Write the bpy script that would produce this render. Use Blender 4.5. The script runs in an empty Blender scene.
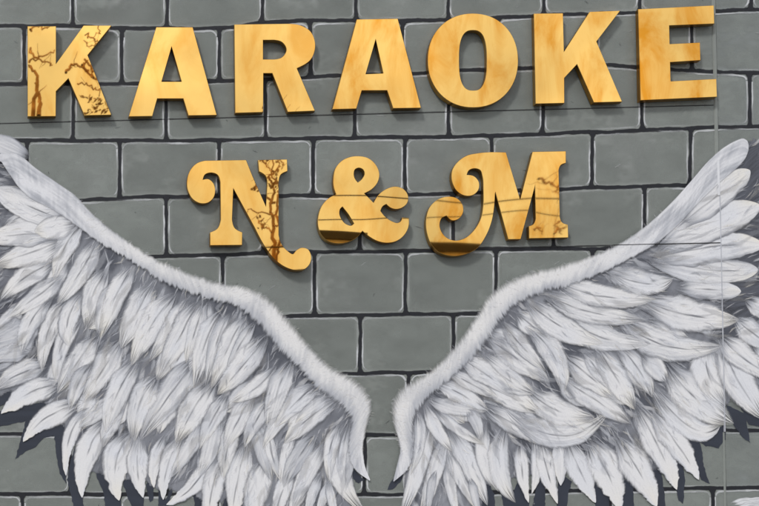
import bpy, math, random
import numpy as np
from mathutils import Vector
from mathutils.geometry import tessellate_polygon

SC = bpy.context.scene
COL = SC.collection
R = math.radians
rng = np.random.RandomState(11)
random.seed(11)

# ------------------------------------------------------------------ units
# the mural was measured on the photograph; 300 photo pixels = 1 metre of wall (wall plane is y = 0)
S = 1 / 300.0
ZC = 2.55
CAMX, CAMZ, D = (10 - 379.5) * S, ZC - (575 - 253) * S, 4.0

def WX(px): return (px - 379.5) * S
def WZ(py): return ZC - (py - 253) * S

def lin(c):
    c = c / 255.0
    return c / 12.92 if c <= .04045 else ((c + .055) / 1.055) ** 2.4
LIGHT = 1.03
def P(r, g, b): return np.array([min(.92, lin(v) / LIGHT) for v in (r, g, b)])

# ------------------------------------------------------------------ noise
def h1(i, s=0):
    return np.modf(np.abs(np.sin(i * 127.1 + s * 311.7) * 43758.5453))[0]
def n1(x, s=0):
    x = np.asarray(x, float); i = np.floor(x); f = x - i; f = f * f * (3 - 2 * f)
    return h1(i, s) * (1 - f) + h1(i + 1, s) * f
def h2(i, j, s=0):
    return np.modf(np.abs(np.sin(i * 127.1 + j * 269.5 + s * 311.7) * 43758.5453))[0]
def n2(x, y, s=0):
    x = np.asarray(x, float); y = np.asarray(y, float)
    i = np.floor(x); j = np.floor(y); f = x - i; g = y - j
    f = f * f * (3 - 2 * f); g = g * g * (3 - 2 * g)
    a = h2(i, j, s) * (1 - f) + h2(i + 1, j, s) * f
    b = h2(i, j + 1, s) * (1 - f) + h2(i + 1, j + 1, s) * f
    return a * (1 - g) + b * g
def ss(a, b, x):
    t = np.clip((x - a) / (b - a), 0, 1); return t * t * (3 - 2 * t)

# ------------------------------------------------------------------ scene helpers
def tag(o, label=None, cat=None, group=None, kind=None):
    if label: o['label'] = label
    if cat: o['category'] = cat
    if group: o['group'] = group
    if kind: o['kind'] = kind
    return o
def empty(name, loc=(0, 0, 0)):
    o = bpy.data.objects.new(name, None); o.location = loc; o.empty_display_size = .05
    COL.objects.link(o); return o
def link_mesh(name, verts, faces, mats, parent=None, col=None, midx=None, smooth=False):
    me = bpy.data.meshes.new(name)
    off = np.array(parent.location) if parent else np.zeros(3)
    vv = np.asarray(verts, float) - off
    me.from_pydata([tuple(v) for v in vv], [], [tuple(int(i) for i in f) for f in faces])
    for m in (mats if isinstance(mats, (list, tuple)) else [mats]): me.materials.append(m)
    if col is not None:
        a = me.color_attributes.new('Col', 'FLOAT_COLOR', 'POINT')
        a.data.foreach_set('color', np.asarray(col, np.float32).ravel())
    if midx is not None: me.polygons.foreach_set('material_index', midx)
    if smooth: me.polygons.foreach_set('use_smooth', [True] * len(me.polygons))
    me.update()
    o = bpy.data.objects.new(name, me); COL.objects.link(o)
    if parent: o.parent = parent
    return o

class Paint:                                   # collects painted patches (photo-pixel coords) into one mesh
    def __init__(s): s.v, s.f, s.c = [], [], []; s.n = 0
    def grid(s, X, Y, dep, C, A):
        nu, nv = X.shape
        dep = np.broadcast_to(dep, X.shape)
        s.v.append(np.stack([WX(X), -dep, WZ(Y)], -1).reshape(-1, 3))
        s.c.append(np.concatenate([C, A[..., None]], -1).reshape(-1, 4))
        idx = np.arange(nu * nv).reshape(nu, nv) + s.n
        s.f.append(np.stack([idx[:-1, :-1], idx[1:, :-1], idx[1:, 1:], idx[:-1, 1:]], -1).reshape(-1, 4))
        s.n += nu * nv
    def build(s, name, mat, parent):
        v = np.concatenate(s.v)
        f = np.concatenate(s.f)
        a, b, c = v[f[:, 0]], v[f[:, 1]], v[f[:, 2]]
        return link_mesh(name, v, f, mat, parent, np.concatenate(s.c))

# ------------------------------------------------------------------ materials
def new_mat(name):
    m = bpy.data.materials.new(name); m.use_nodes = True
    nt = m.node_tree; return m, nt, nt.nodes['Principled BSDF'], nt.nodes['Material Output']
def N(nt, t, **kw):
    n = nt.nodes.new(t)
    for k, v in kw.items(): setattr(n, k, v)
    return n
def ramp(nt, stops):
    r = N(nt, 'ShaderNodeValToRGB'); e = r.color_ramp.elements
    while len(e) < len(stops): e.new(.5)
    for k, (p, c) in zip(e, stops): k.position = p; k.color = (*c, 1)
    return r

def mat_paint(name, rough=.62, sheen=.35):     # opaque or feathered-out wall paint, colour stored per point
    m, nt, b, out = new_mat(name)
    a = N(nt, 'ShaderNodeVertexColor', layer_name='Col')
    tc = N(nt, 'ShaderNodeNewGeometry')
    nz = N(nt, 'ShaderNodeTexNoise'); nz.inputs['Scale'].default_value = 210; nz.inputs['Detail'].default_value = 3
    nt.links.new(tc.outputs['Position'], nz.inputs['Vector'])
    mp = N(nt, 'ShaderNodeMapRange'); mp.inputs['To Min'].default_value = .9; mp.inputs['To Max'].default_value = 1.1
    nt.links.new(nz.outputs['Fac'], mp.inputs['Value'])
    mx = N(nt, 'ShaderNodeMix', data_type='RGBA', blend_type='MULTIPLY'); mx.inputs[0].default_value = 1
    nt.links.new(a.outputs['Color'], mx.inputs[6]); nt.links.new(mp.outputs['Result'], mx.inputs[7])
    nt.links.new(mx.outputs[2], b.inputs['Base Color'])
    b.inputs['Roughness'].default_value = rough; b.inputs['Specular IOR Level'].default_value = sheen
    bp = N(nt, 'ShaderNodeBump'); bp.inputs['Strength'].default_value = .25; bp.inputs['Distance'].default_value = .0008
    nt.links.new(nz.outputs['Fac'], bp.inputs['Height']); nt.links.new(bp.outputs['Normal'], b.inputs['Normal'])
    tr = N(nt, 'ShaderNodeBsdfTransparent'); ms = N(nt, 'ShaderNodeMixShader')
    nt.links.new(a.outputs['Alpha'], ms.inputs[0]); nt.links.new(tr.outputs[0], ms.inputs[1])
    nt.links.new(b.outputs[0], ms.inputs[2]); nt.links.new(ms.outputs[0], out.inputs['Surface'])
    return m

def mat_wall(name, base, warm):
    m, nt, b, out = new_mat(name)
    g = N(nt, 'ShaderNodeNewGeometry')
    mp = N(nt, 'ShaderNodeMapping'); mp.inputs['Scale'].default_value = (1, 1, 1.7); mp.inputs['Rotation'].default_value = (0, R(12), 0)
    nt.links.new(g.outputs['Position'], mp.inputs['Vector'])
    n_a = N(nt, 'ShaderNodeTexNoise'); n_a.inputs['Scale'].default_value = 3.0; n_a.inputs['Detail'].default_value = 5
    n_b = N(nt, 'ShaderNodeTexNoise'); n_b.inputs['Scale'].default_value = 26; n_b.inputs['Detail'].default_value = 6; n_b.inputs['Roughness'].default_value = .65
    n_c = N(nt, 'ShaderNodeTexNoise'); n_c.inputs['Scale'].default_value = 420; n_c.inputs['Detail'].default_value = 2
    nt.links.new(g.outputs['Position'], n_a.inputs['Vector'])
    nt.links.new(mp.outputs[0], n_b.inputs['Vector']); nt.links.new(mp.outputs[0], n_c.inputs['Vector'])
    r1 = ramp(nt, [(.3, tuple(base * .88)), (.52, tuple(base)), (.72, tuple(warm))])
    nt.links.new(n_a.outputs['Fac'], r1.inputs[0])
    r2 = ramp(nt, [(.25, (.93, .93, .932)), (.5, (1, 1, 1)), (.75, (1.05, 1.05, 1.05))])
    nt.links.new(n_b.outputs['Fac'], r2.inputs[0])
    r3 = ramp(nt, [(.3, (.93, .93, .93)), (.7, (1.06, 1.06, 1.06))]); nt.links.new(n_c.outputs['Fac'], r3.inputs[0])
    mx = N(nt, 'ShaderNodeMix', data_type='RGBA', blend_type='MULTIPLY'); mx.inputs[0].default_value = 1
    nt.links.new(r1.outputs[0], mx.inputs[6]); nt.links.new(r2.outputs[0], mx.inputs[7])
    mx2 = N(nt, 'ShaderNodeMix', data_type='RGBA', blend_type='MULTIPLY'); mx2.inputs[0].default_value = 1
    nt.links.new(mx.outputs[2], mx2.inputs[6]); nt.links.new(r3.outputs[0], mx2.inputs[7])
    nt.links.new(mx2.outputs[2], b.inputs['Base Color'])
    b.inputs['Roughness'].default_value = .5; b.inputs['Specular IOR Level'].default_value = .4
    bp = N(nt, 'ShaderNodeBump'); bp.inputs['Strength'].default_value = .5; bp.inputs['Distance'].default_value = .0012
    nt.links.new(n_b.outputs['Fac'], bp.inputs['Height']); nt.links.new(bp.outputs[0], b.inputs['Normal'])
    return m

def mat_gold(name, refl_streak, rough, tone=1.0):
    m, nt, b, out = new_mat(name)
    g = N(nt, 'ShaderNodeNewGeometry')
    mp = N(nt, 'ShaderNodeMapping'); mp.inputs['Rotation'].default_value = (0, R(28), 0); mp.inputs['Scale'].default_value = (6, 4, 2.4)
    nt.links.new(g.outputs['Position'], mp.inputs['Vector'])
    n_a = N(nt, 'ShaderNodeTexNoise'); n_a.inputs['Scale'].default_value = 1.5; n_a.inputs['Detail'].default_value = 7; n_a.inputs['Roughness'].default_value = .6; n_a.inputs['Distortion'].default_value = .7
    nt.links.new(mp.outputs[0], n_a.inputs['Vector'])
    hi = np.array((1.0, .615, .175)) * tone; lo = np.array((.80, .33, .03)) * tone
    r = ramp(nt, [(.34, tuple(hi * (1 - refl_streak) + lo * refl_streak)), (.47, tuple(hi * (1 - .4 * refl_streak) + lo * .4 * refl_streak)), (.58, tuple(hi))])  # amber streaks in the base colour stand in for mirrored cloud and sky
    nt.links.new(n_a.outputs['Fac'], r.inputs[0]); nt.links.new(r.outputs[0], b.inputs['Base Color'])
    b.inputs['Metallic'].default_value = 1
    b.inputs['Roughness'].default_value = rough
    n_b = N(nt, 'ShaderNodeTexNoise'); n_b.inputs['Scale'].default_value = 7; n_b.inputs['Detail'].default_value = 0
    nt.links.new(g.outputs['Position'], n_b.inputs['Vector'])
    bp = N(nt, 'ShaderNodeBump'); bp.inputs['Strength'].default_value = 1; bp.inputs['Distance'].default_value = .00013
    nt.links.new(n_b.outputs['Fac'], bp.inputs['Height']); nt.links.new(bp.outputs[0], b.inputs['Normal'])
    return m

def mat_plain(name, c, rough=.8, var=.25, scale=4):
    m, nt, b, out = new_mat(name)
    g = N(nt, 'ShaderNodeNewGeometry'); n = N(nt, 'ShaderNodeTexNoise'); n.inputs['Scale'].default_value = scale; n.inputs['Detail'].default_value = 6
    nt.links.new(g.outputs['Position'], n.inputs['Vector'])
    c = np.array(c); r = ramp(nt, [(.3, tuple(c * (1 - var))), (.7, tuple(c * (1 + var)))])
    nt.links.new(n.outputs['Fac'], r.inputs[0]); nt.links.new(r.outputs[0], b.inputs['Base Color'])
    b.inputs['Roughness'].default_value = rough
    return m

M_PAINT = mat_paint('mural paint')
M_WALL = mat_wall('grey block paint', P(114, 118.5, 116) * 1.29, P(121, 124, 123) * 1.29)
M_WALLR = mat_wall('grey block paint on the end panel', P(112, 117, 117) * 1.30, P(120, 123, 123) * 1.30)
M_WHITE = mat_plain('white painted trim', P(206, 208, 214), .55, .06, 20)
M_PALE = mat_plain('pale grey painted trim', P(170, 173, 182), .6, .2, 9)
M_SEAM = mat_plain('dark seam', (.03, .03, .033), .9, .2, 9)
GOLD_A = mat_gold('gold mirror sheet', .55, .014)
GOLD_B = mat_gold('gold mirror sheet with painted reflection streaks', 1.0, .02)  # full-strength streaks: reflections painted into the base colour
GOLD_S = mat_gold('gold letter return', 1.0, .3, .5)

# ------------------------------------------------------------------ setting: wall of cladding panels
ZB, ZT = 0.0, 4.4
XL, XR = -3.6, 3.4
def line(pts):
    xs, ys = zip(*pts)
    return lambda x: np.interp(x, xs, ys)
def ext(x0, y0, x1, y1):
    return lambda x: y0 + (y1 - y0) * (x - x0) / (x1 - x0)
seam_a = ext(100, 121, 718, 105)
seam_b = ext(320, 252, 719, 243.2)
def joint(py): return 714.8 + (726 - 714.8) * py / 506
PXL, PXR = XL / S + 379.5, XR / S + 379.5
wall = tag(empty('wall', (0, 0.02, 0)), 'grey clad wall painted with large blocks and dark mortar lines', 'wall')
def pz(py): return WZ(py)
def panel(corners, mat, dep=.03, front=0.0):   # corners in px, clockwise from top left; a bevelled slab
    c = [Vector((WX(x), 0, WZ(y))) for x, y in corners]
    cen = sum(c, Vector()) / 4; b = .0016; v = []
    for k in c:
        d = (cen - k); v.append((k.x + b * np.sign(d.x), front, k.z + b * np.sign(d.z)))
    for k in c: v.append((k.x, front + .0014, k.z))
    for k in c: v.append((k.x, front + dep, k.z))
    f = [(0, 3, 2, 1)]
    for o in (0, 4):
        for k in range(4):
            j = (k + 1) % 4; f.append((o + k, o + j, o + 4 + j, o + 4 + k))
    f.append((8, 9, 10, 11))
    return link_mesh('panel', v, f, mat, wall)
TOP, BOT = 253 - (ZT - ZC) / S, 253 + ZC / S
gp = .55
jt, jb = joint(TOP), joint(BOT)
def jx(y): return joint(y)
ya0, ya1 = seam_a(PXL), seam_a(jx(105)); yb0, yb1 = seam_b(PXL), seam_b(jx(243))
panel([(PXL, TOP), (jx(TOP), TOP), (jx(ya1), ya1 - gp), (PXL, ya0 - gp)], M_WALL)
panel([(PXL, ya0 + .1), (jx(ya1), ya1 + .1), (jx(yb1), yb1 - gp), (PXL, yb0 - gp)], M_WALL)
panel([(PXL, yb0 + .1), (jx(yb1), yb1 + .1), (jx(BOT), BOT), (PXL, BOT)], M_WALL)
panel([(jx(TOP) + 1.2, TOP), (PXR, TOP), (PXR, BOT), (jx(BOT) + 1.2, BOT)], M_WALLR, front=.0008)
link_mesh('backing_board', [(x, y, z) for y in (.004, .06) for z in (ZB, ZT) for x in (XL, XR)],
          [(0, 1, 3, 2), (4, 6, 7, 5), (0, 2, 6, 4), (1, 5, 7, 3), (2, 3, 7, 6), (0, 4, 5, 1)], M_SEAM, wall)
# joint cover strip down the panel edge: grey where the wall is grey, painted over white inside the wing
def strip(y0, y1, mat, proud, wf=1.0):
    v, f = [], []
    for y in (y0, y1):
        x = joint(y)
        for dx, dy in ((-3.4, .0005), (-2.6, proud * .85), (-.6, proud), (-.1, proud * .4), (.5, .0005)):
            v.append((WX(x + dx * wf), -dy, WZ(y)))
    for k in range(4): f.append((k, k + 5, k + 6, k + 1))
    f.append((0, 1, 2, 3, 4)); f.append((9, 8, 7, 6, 5))
    return link_mesh('joint_strip', v, f, mat, wall)
strip(-420, 160, M_WALL, .0045)
def seam_shade_strip(fn, x0, x1, lo, hi, hw=.42):     # dark strip painted in for the shaded open gap between boards
    sv_, sf_ = [], []; n = 24
    for x in np.linspace(x0, x1, n):
        y = fn(x)
        for dy, pr in ((-hw, lo), (-hw * .5, hi), (hw * .5, hi), (hw, lo)): sv_.append((WX(x), -pr, WZ(y + dy)))
    for i in range(n - 1):
        for q in range(3): sf_.append((i * 4 + q, i * 4 + q + 1, i * 4 + q + 5, i * 4 + q + 4))
    link_mesh('seam_shade_strip', sv_, sf_, M_SEAM, wall)
seam_shade_strip(seam_a, -300, 713.5, .0002, .0014, .5)
seam_shade_strip(seam_b, 312, 612, .0002, .0014, .42)
seam_shade_strip(seam_b, 612, 719, .0066, .0088, .42)
strip(160.4, 196, M_WHITE, .0092)
strip(196.4, 432, M_PALE, .0081, .3)
strip(432.4, 560, M_WALL, .003, .6)

# painted block pattern
H = [
 [(-700, -36), (800, -46)],
 [(-700, 26), (0, 26), (70, 26), (120, 28), (200, 28.6), (232, 27), (262, 23), (300, 21.2), (355, 20.6), (400, 21), (445, 20.2), (497, 17.8), (533, 15.6), (563, 14.4), (600, 13.6), (640, 12), (716, 10.8), (759, 9.5), (1300, 5)],
 [(-700, 86), (0, 84), (113, 83.5), (160, 83), (209, 81.4), (233, 80.6), (300, 77.6), (341, 75.2), (415, 73.7), (461, 70.3), (518, 69), (560, 66.6), (609, 65.4), (638, 66.8), (671, 69), (694, 71), (759, 73), (1300, 76)],
 [(-700, 140), (0, 140.5), (75, 140.8), (172, 140.3), (260, 139.3), (313, 138.6), (400, 137.4), (499, 135.8), (592, 132.4), (660, 129), (716, 127), (759, 126), (1300, 122)],
 [(-700, 202), (85, 200.4), (127, 197.6), (167, 196.4), (230, 196.6), (300, 195.6), (336, 196.4), (407, 195), (457, 193), (561, 189.4), (596, 187.8), (640, 186.2), (691, 185.6), (1300, 178)],
 [(-700, 262), (152, 257), (166, 256.6), (220, 254.4), (268, 253.6), (316, 252), (400, 251.4), (495, 249.4), (609, 248.4), (1300, 240)],
 [(-700, 318), (286, 316), (312, 315.7), (380, 315.4), (453, 313.8), (476, 313.6), (1300, 306)],
 [(-700, 376), (336, 374.4), (361, 373.2), (400, 372.4), (428, 371.9), (1300, 366)],
 [(-700, 433), (0, 433.7), (21, 434.3), (363, 435.4), (397, 435.4), (725, 430.5), (1300, 428)],
 [(-700, 495), (0, 494.4), (66, 494.2), (100, 494.8), (357, 494.5), (400, 494.4), (546, 491.4), (640, 489.6), (759, 487.6), (1300, 484)],
 [(-700, 556), (1300, 545)],
]
V = [
 [-117, -22, 73, 167, 262.5, 356, 448, 543.5, 639.6, 751, 848],
 [-72, 24.5, 121.5, 219.5, 310.5, 402, 497, 596, 691.5, 800],
 [-21, 73.4, 166, 265.2, 354.5, 448.5, 543, 641.7, 749.5, 850],
 [-70, 26.5, 119.8, 219, 313, 404.5, 492, 592, 690, 790],
 [-25, 70, 166.5, 264, 359.5, 452.7, 553, 644.6, 745],
 [-65, 32, 127, 222.5, 314.4, 405.6, 495.8, 592, 690, 790],
 [-20, 75, 170, 265, 360, 453.3, 550, 645, 745],
 [-65, 30, 125, 220, 315, 408.5, 500, 595, 690, 785],
 [-25, 70, 167, 265, 364.6, 462, 560, 655, 790],
 [-75, 22.5, 120, 217, 315, 412, 507, 610, 712.5, 810],
]
HF = [line(h) for h in H]
brick = Paint()
DARK = P(24, 26, 33)
def ribbon(pa, pts, hw, dep, col, alpha=None, seed=0, wob=.5, cross=2, rag=.18):
    """a brush line along px points, width wandering, ends as given"""
    pts = np.array(pts, float)
    seg = np.r_[0, np.cumsum(np.hypot(*np.diff(pts, axis=0).T))]
    n = max(3, int(seg[-1] / 2.0)); t = np.linspace(0, seg[-1], n)
    x = np.interp(t, seg, pts[:, 0]); y = np.interp(t, seg, pts[:, 1])
    tx, ty = np.gradient(x), np.gradient(y); l = np.hypot(tx, ty) + 1e-9; nx, ny = -ty / l, tx / l
    w = (n1(t * .045, seed) - .5) * 2 * wob; x = x + nx * w; y = y + ny * w
    hws = np.interp(t, seg, hw) if np.ndim(hw) else np.full(n, hw)
    ha = hws * (1 + rag * 2 * (n1(t * .12, seed + 1) - .5) + rag * (n1(t * .5, seed + 5) - .5))
    hb = hws * (1 + rag * 2 * (n1(t * .12, seed + 2) - .5) + rag * (n1(t * .5, seed + 6) - .5))
    vs = np.linspace(-1, 1, cross + 1)
    off = np.where(vs[None, :] < 0, vs[None, :] * ha[:, None], vs[None, :] * hb[:, None])
    X = x[:, None] + nx[:, None] * off; Y = y[:, None] + ny[:, None] * off
    if X[-1, 0] < X[0, 0] or (abs(X[-1, 0] - X[0, 0]) < 3 and False): pass
    C = np.broadcast_to(col, X.shape + (3,)).copy()
    C *= (1 + .25 * (n1(t * .2, seed + 9) - .5))[:, None, None]
    A = np.ones(X.shape) if alpha is None else np.broadcast_to(alpha(t / seg[-1], t)[:, None], X.shape).copy()
    if cross >= 4: A[:, 0] = 0; A[:, -1] = 0
    pa.grid(X, Y, dep, C, A)
k = 0
for r_, h in enumerate(HF):
    xs = np.arange(-700, 1301, 12.0); ribbon(brick, list(zip(xs, h(xs))), 2.25, .0006, DARK, seed=50 + r_, wob=.7, cross=6, rag=.26)
for r_, row in enumerate(V):
    for i, x in enumerate(row):
        y0, y1 = HF[r_](x) + .5, HF[r_ + 1](x) - .5
        lean = (h1(i, r_ + 7) - .5) * 1.2
        ribbon(brick, [(x + lean, y0), (x + lean * .7, y0 + 4), (x, (y0 + y1) / 2), (x - lean * .7, y1 - 4), (x - lean, y1)],
               np.array([4.6, 2.2, 1.95, 2.2, 4.4]), .0008 , DARK, seed=100 + r_ * 20 + i, wob=.6, cross=6, rag=.24)
# chalky highlight round each block: strongest along the top and the upright edges, broken by the brush
HL = P(192, 195, 199)
for r_, row in enumerate(V):
    for i in range(len(row) - 1):
        xa, xb = row[i] + 2.7, row[i + 1] - 2.7
        sd = 400 + r_ * 40 + i
        o = 2.9
        ta, tb = HF[r_](xa) + o, HF[r_](xb) + o; ba, bb = HF[r_ + 1](xa) - o, HF[r_ + 1](xb) - o
        rad = 5 + 2 * h1(i, r_)
        def arc(cx, cy, a0, a1, n=5):
            return [(cx + rad * math.cos(a), cy + rad * math.sin(a)) for a in np.linspace(a0, a1, n)]
        pi = math.pi
        xm = np.linspace(xa + rad, xb - rad, 8)
        top = arc(xa + rad, ta + rad, pi, 1.5 * pi) + [(x, HF[r_](x) + o) for x in xm[1:-1]] + arc(xb - rad, tb + rad, 1.5 * pi, 2 * pi)
        q = h1(i * 3.1, r_ + 3)
        al = lambda u, t, sd=sd: np.clip(.05 + 1.0 * n1(t * .05, sd) - .2 * n1(t * .4, sd + 3), .05, .8) * ss(0, .02, u) * ss(1, .98, u)
        ribbon(brick, top, 1.05, .0010, HL, al, sd, .3, 4, .5)
        side = [(xb, tb + rad), (xb, (tb + bb) / 2)] + arc(xb - rad, bb - rad, 0, .5 * pi)
        al2 = lambda u, t, sd=sd: np.clip(-.05 + 1.25 * n1(t * .06, sd + 31), 0, .9) * ss(1, .85, u)
        ribbon(brick, side, .95, .0010, HL, al2, sd + 5, .3, 4, .5)
        side = [(xa, ta + rad), (xa, (ta + ba) / 2)] + arc(xa + rad, ba - rad, pi, .5 * pi)
        al3 = lambda u, t, sd=sd: np.clip(-.02 + 1.2 * n1(t * .06, sd + 57), 0, .9) * ss(1, .85, u)
        ribbon(brick, side, .9, .0010, HL, al3, sd + 6, .3, 4, .5)
        # hand-rolled coat of this block: its own tone, thin and patchy
        gx = np.linspace(xa, xb, 44); gy = np.linspace(0, 1, 26)
        GX = np.broadcast_to(gx[:, None], (44, 26)); T_ = HF[r_](gx) + 2.5; B_ = HF[r_ + 1](gx) - 2.5
        GY = T_[:, None] + (B_ - T_)[:, None] * gy[None]
        t1 = .86 + .34 * h1(i * 1.7, r_ * 2.3 + 1); tn = n2(GX * .05, GY * .09, sd) ; tf = n2(GX * .22 + GY * .1, GY * .3, sd + 2)
        cb = P(113.5, 118.5, 116) * 1.38 * t1
        Cb = np.clip(cb * (1 + .24 * (tn - .5) + .13 * (tf - .5))[..., None], 0, 1)
        ed = np.minimum(np.minimum(GX - xa, xb - GX) / 4, np.minimum(GY - T_[:, None], B_[:, None] - GY) / 3.5)
        Ab = .55 * ss(0, 1, ed) * ss(.1, .7, .6 * n2(GX * .035, GY * .05, sd + 4) + .4 * tf + .1)
        brick.grid(GX, GY, .0004, Cb, Ab)
        for q_ in range(3):
            if h1(i * 7.3 + q_, r_ + 21) > .62:                       # small dents, drips and scuffs
                px_ = xa + 8 + (xb - xa - 16) * h1(i + q_ * 5.1, r_ + 31); py_ = ta + 6 + (ba - ta - 14) * h1(i + q_ * 3.7, r_ + 41)
                ln_ = 2 + 9 * h1(i + q_, r_ + 51); an_ = h1(i + q_, r_ + 61) * 3.1
                cc = P(88, 92, 92) if h1(i + q_, r_ + 71) > .45 else P(168, 171, 172)
                ribbon(brick, [(px_, py_), (px_ + ln_ * math.cos(an_), py_ + ln_ * math.sin(an_) * .6)], .55, .0012 + q_ * 1e-4, cc, lambda u, t: .6 * ss(0, .2, u) * ss(1, .5, u), sd + q_, .4, 4, .5)
        # faint bottom scuff
        bot = [(x, HF[r_ + 1](x) - o) for x in xm]
        al4 = lambda u, t, sd=sd: np.clip(-.35 + .8 * n1(t * .04, sd + 77), 0, .5)
        ribbon(brick, bot, .7, .0010, HL, al4, sd + 8, .3, 4, .5)
brick.build('block_pattern', M_PAINT, wall)
# start of another white stroke low on the end panel
st = Paint()
for j in range(9):
    x0 = 729 + 3 * (j % 3) + rng.rand() * 4; y0 = 500 + j * 2.2
    ribbon(st, [(x0, y0 + 3), (x0 + 12, y0 - .5), (x0 + 30, y0 - 2), (x0 + 60, y0 - 2)], np.array([.8, 2.4, 2.6, 2.2]), .0011 + j * 2e-5, P(205, 207, 212), lambda u, t: ss(0, .12, u), 900 + j, .6, 4, .4)
st.build('paint_stroke', M_PAINT, wall)

# ------------------------------------------------------------------ wings
WHITE = P(214, 215, 221); WARM = P(219, 216, 210); COOL = P(205, 208, 217); GREY = P(140, 143, 152); MID = P(168, 171, 180); DK = P(82, 85, 95); LINEC = P(70, 73, 84)
NAVY = P(46, 51, 63)

def spine(a, m, b, n):
    a, m, b = map(lambda p: np.array(p, float), (a, m, b))
    c = 2 * m - .5 * (a + b); t = np.linspace(0, 1, n)[:, None]
    p = (1 - t) ** 2 * a + 2 * t * (1 - t) * c + t * t * b
    d = 2 * (1 - t) * (c - a) + 2 * t * (b - c)
    d /= np.linalg.norm(d, axis=1)[:, None] + 1e-9
    L = np.sum(np.linalg.norm(np.diff(p, axis=0), axis=1))
    return p, d, L

def feather(pa, ft, dep, seed):
    """one painted feather: (base, mid, tip, width, tone, rachis(u0,u1), ragged)"""
    a, m, b, w, tone, rc, rag = ft
    tone = tone - .13 * h1(seed, 31) * (rag < .9); w = w * (.92 + .2 * h1(seed, 33))
    _, _, L = spine(a, m, b, 30)
    nu = int(np.clip(L * 1.25, 24, 130)); nv = int(np.clip(w * 1.5, 12, 44)); nv += nv % 2
    w *= 1.28 if rag > .25 else 1.1
    p, d, L = spine(a, m, b, nu + 1)
    u = np.linspace(0, 1, nu + 1)
    v = np.linspace(-1, 1, nv + 1)
    nrm = np.stack([-d[:, 1], d[:, 0]], 1)
    sh = np.power(np.clip(u / .34, 0, 1), .6) * np.power(np.clip(1 - u ** (3.3 if rag > .25 else 4.5), 0, 1), .80 if rag > .25 else .62)
    def side(s):
        c = u * L
        saw = np.modf(c / (6.5 + 3 * h1(seed, s)) + h1(seed, s + 4))[0]
        e = 1 - (.42 if rag > .9 else .14 * rag) * (.65 * n1(c * .22, seed + s + 11) + .35 * n1(c * .6, seed + s + 13)) * ss(.45, .9, u) - .05 * n1(c * .3, seed + s) - .18 * (n1(c * .07, seed + s + 2) - .5)
        return sh * w * .5 * e
    hl, hr = side(1), side(2)
    off = np.where(v[None] < 0, v[None] * hl[:, None], v[None] * hr[:, None])
    X = p[:, :1] + nrm[:, :1] * off; Y = p[:, 1:] + nrm[:, 1:] * off
    # slender sway
    U = np.broadcast_to(u[:, None], X.shape); VV = np.broadcast_to(v[None], X.shape); AV = np.abs(VV)
    sgn = np.where(VV < 0, 0, 1)
    c = U * L - AV * w * .55 * 1.1                       # barbs sweep toward the tip
    st1 = n2(c * .34 + sgn * 37, AV * 1.3, seed)         # broad locks
    st2 = n2(c * .95 + sgn * 91, AV * 1.7, seed + 3)     # barbs
    lng = n2(U * L * .05, VV * w * .42, seed + 8)          # long brush drags
    t = .55 * st1 + .45 * st2
    bright = tone * (.78 + .26 * ss(0, .45, U)) + (.22 if rag > .25 else .08) * (t - .5) * (.4 + .6 * AV) + .30 * (lng - .5)
    shade_side = 1 if h1(seed, 12) > .35 else -1
    bright = bright - .20 * ss(.2, 1, VV * shade_side) - .10 * ss(.75, 1.0, AV) - .34 * (1 - ss(.0, .34, U))
    bright = np.clip(bright, 0, 1.05)
    wm = n2(U * 2.1, VV, seed + 17); warm = np.clip(.15 + .9 * ss(.55, 1, U) * wm, 0, 1)
    light = WHITE * (1 - warm[..., None]) + WARM * warm[..., None]
    cool = ss(.5, .9, n2(U * 3, VV * 1.2, seed + 23))[..., None] * .6
    light = light * (1 - cool) + COOL * cool
    b3 = bright[..., None]
    C = np.where(b3 > .5, MID + (light - MID) * np.clip((b3 - .5) / .38, 0, 1.1), GREY * .8 + (MID - GREY * .8) * (b3 / .5))
    if rc:
        u0, u1 = rc
        wob = .9 * (n1(U * L * .07, seed + 41) - .5)
        u1 = min(.82, u1 + .10); dx = np.abs(off - wob); lw = (.24 + .52 * np.sin(np.pi * np.clip((U - u0) / (u1 - u0), 0, 1)) ** .7)
        k_ = np.clip(1.45 - dx / (lw * .95), 0, 1) * ss(u0 - .03, u0 + .02, U) * (1 - ss(u1 - .12, u1, U)) * (.35 + .5 * n1(U * L * .12, seed + 42))
        C = C * (1 - k_[..., None]) + LINEC * k_[..., None]
    # darker line of paint along the side that lies under its neighbour
    es = ss(.70, .90, VV * shade_side + .12 * (n1(U * L * .15, seed + 51) - .5)) * ss(.08, .3, U) * (1 - ss(.75, .95, U)) * (.35 + .6 * n1(U * L * .07, seed + 52)) * .8
    C = C * (1 - es[..., None]) + P(100, 103, 113) * es[..., None]
    if tone < .3: C = DK * (.78 + .5 * (lng - .3) + .25 * (t - .5))[..., None]
    # brushed-out rims
    fr = n2(c * 1.1 + sgn * 57, AV * .6, seed + 6)
    hard = ss(.45, .8, U) * (.6 if rag > .9 else .25) + (.5 if rag < .25 else 0)
    A = 1 - ss(.58 + .22 * fr + .2 * hard, .97 + .04 * hard, AV)
    A = A * ss(0.0, .30, U + .22 * (n1(VV * w * .45, seed + 9) - .4))
    if rag < .25: A = (1 - ss(.86, 1.0, AV)) * ss(0, .22, U + .1 * (n1(VV * 4, seed) - .5))
    if .25 < rag < .9:
        tipn = n1(VV * w * .55, seed + 44)
        A = A * (1 - .9 * ss(.80, 1.02, U + .26 * (tipn - .5)))
    A[:, 0] = 0; A[:, -1] = 0
    pa.grid(X, Y, dep, np.clip(C, 0.01, .9), np.clip(A, 0, 1))

def F(a, m, b, w, tone=.92, rc=(.18, .62), rag=.6): return ((a[0], a[1]), m, b, w, tone, rc, rag)

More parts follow.
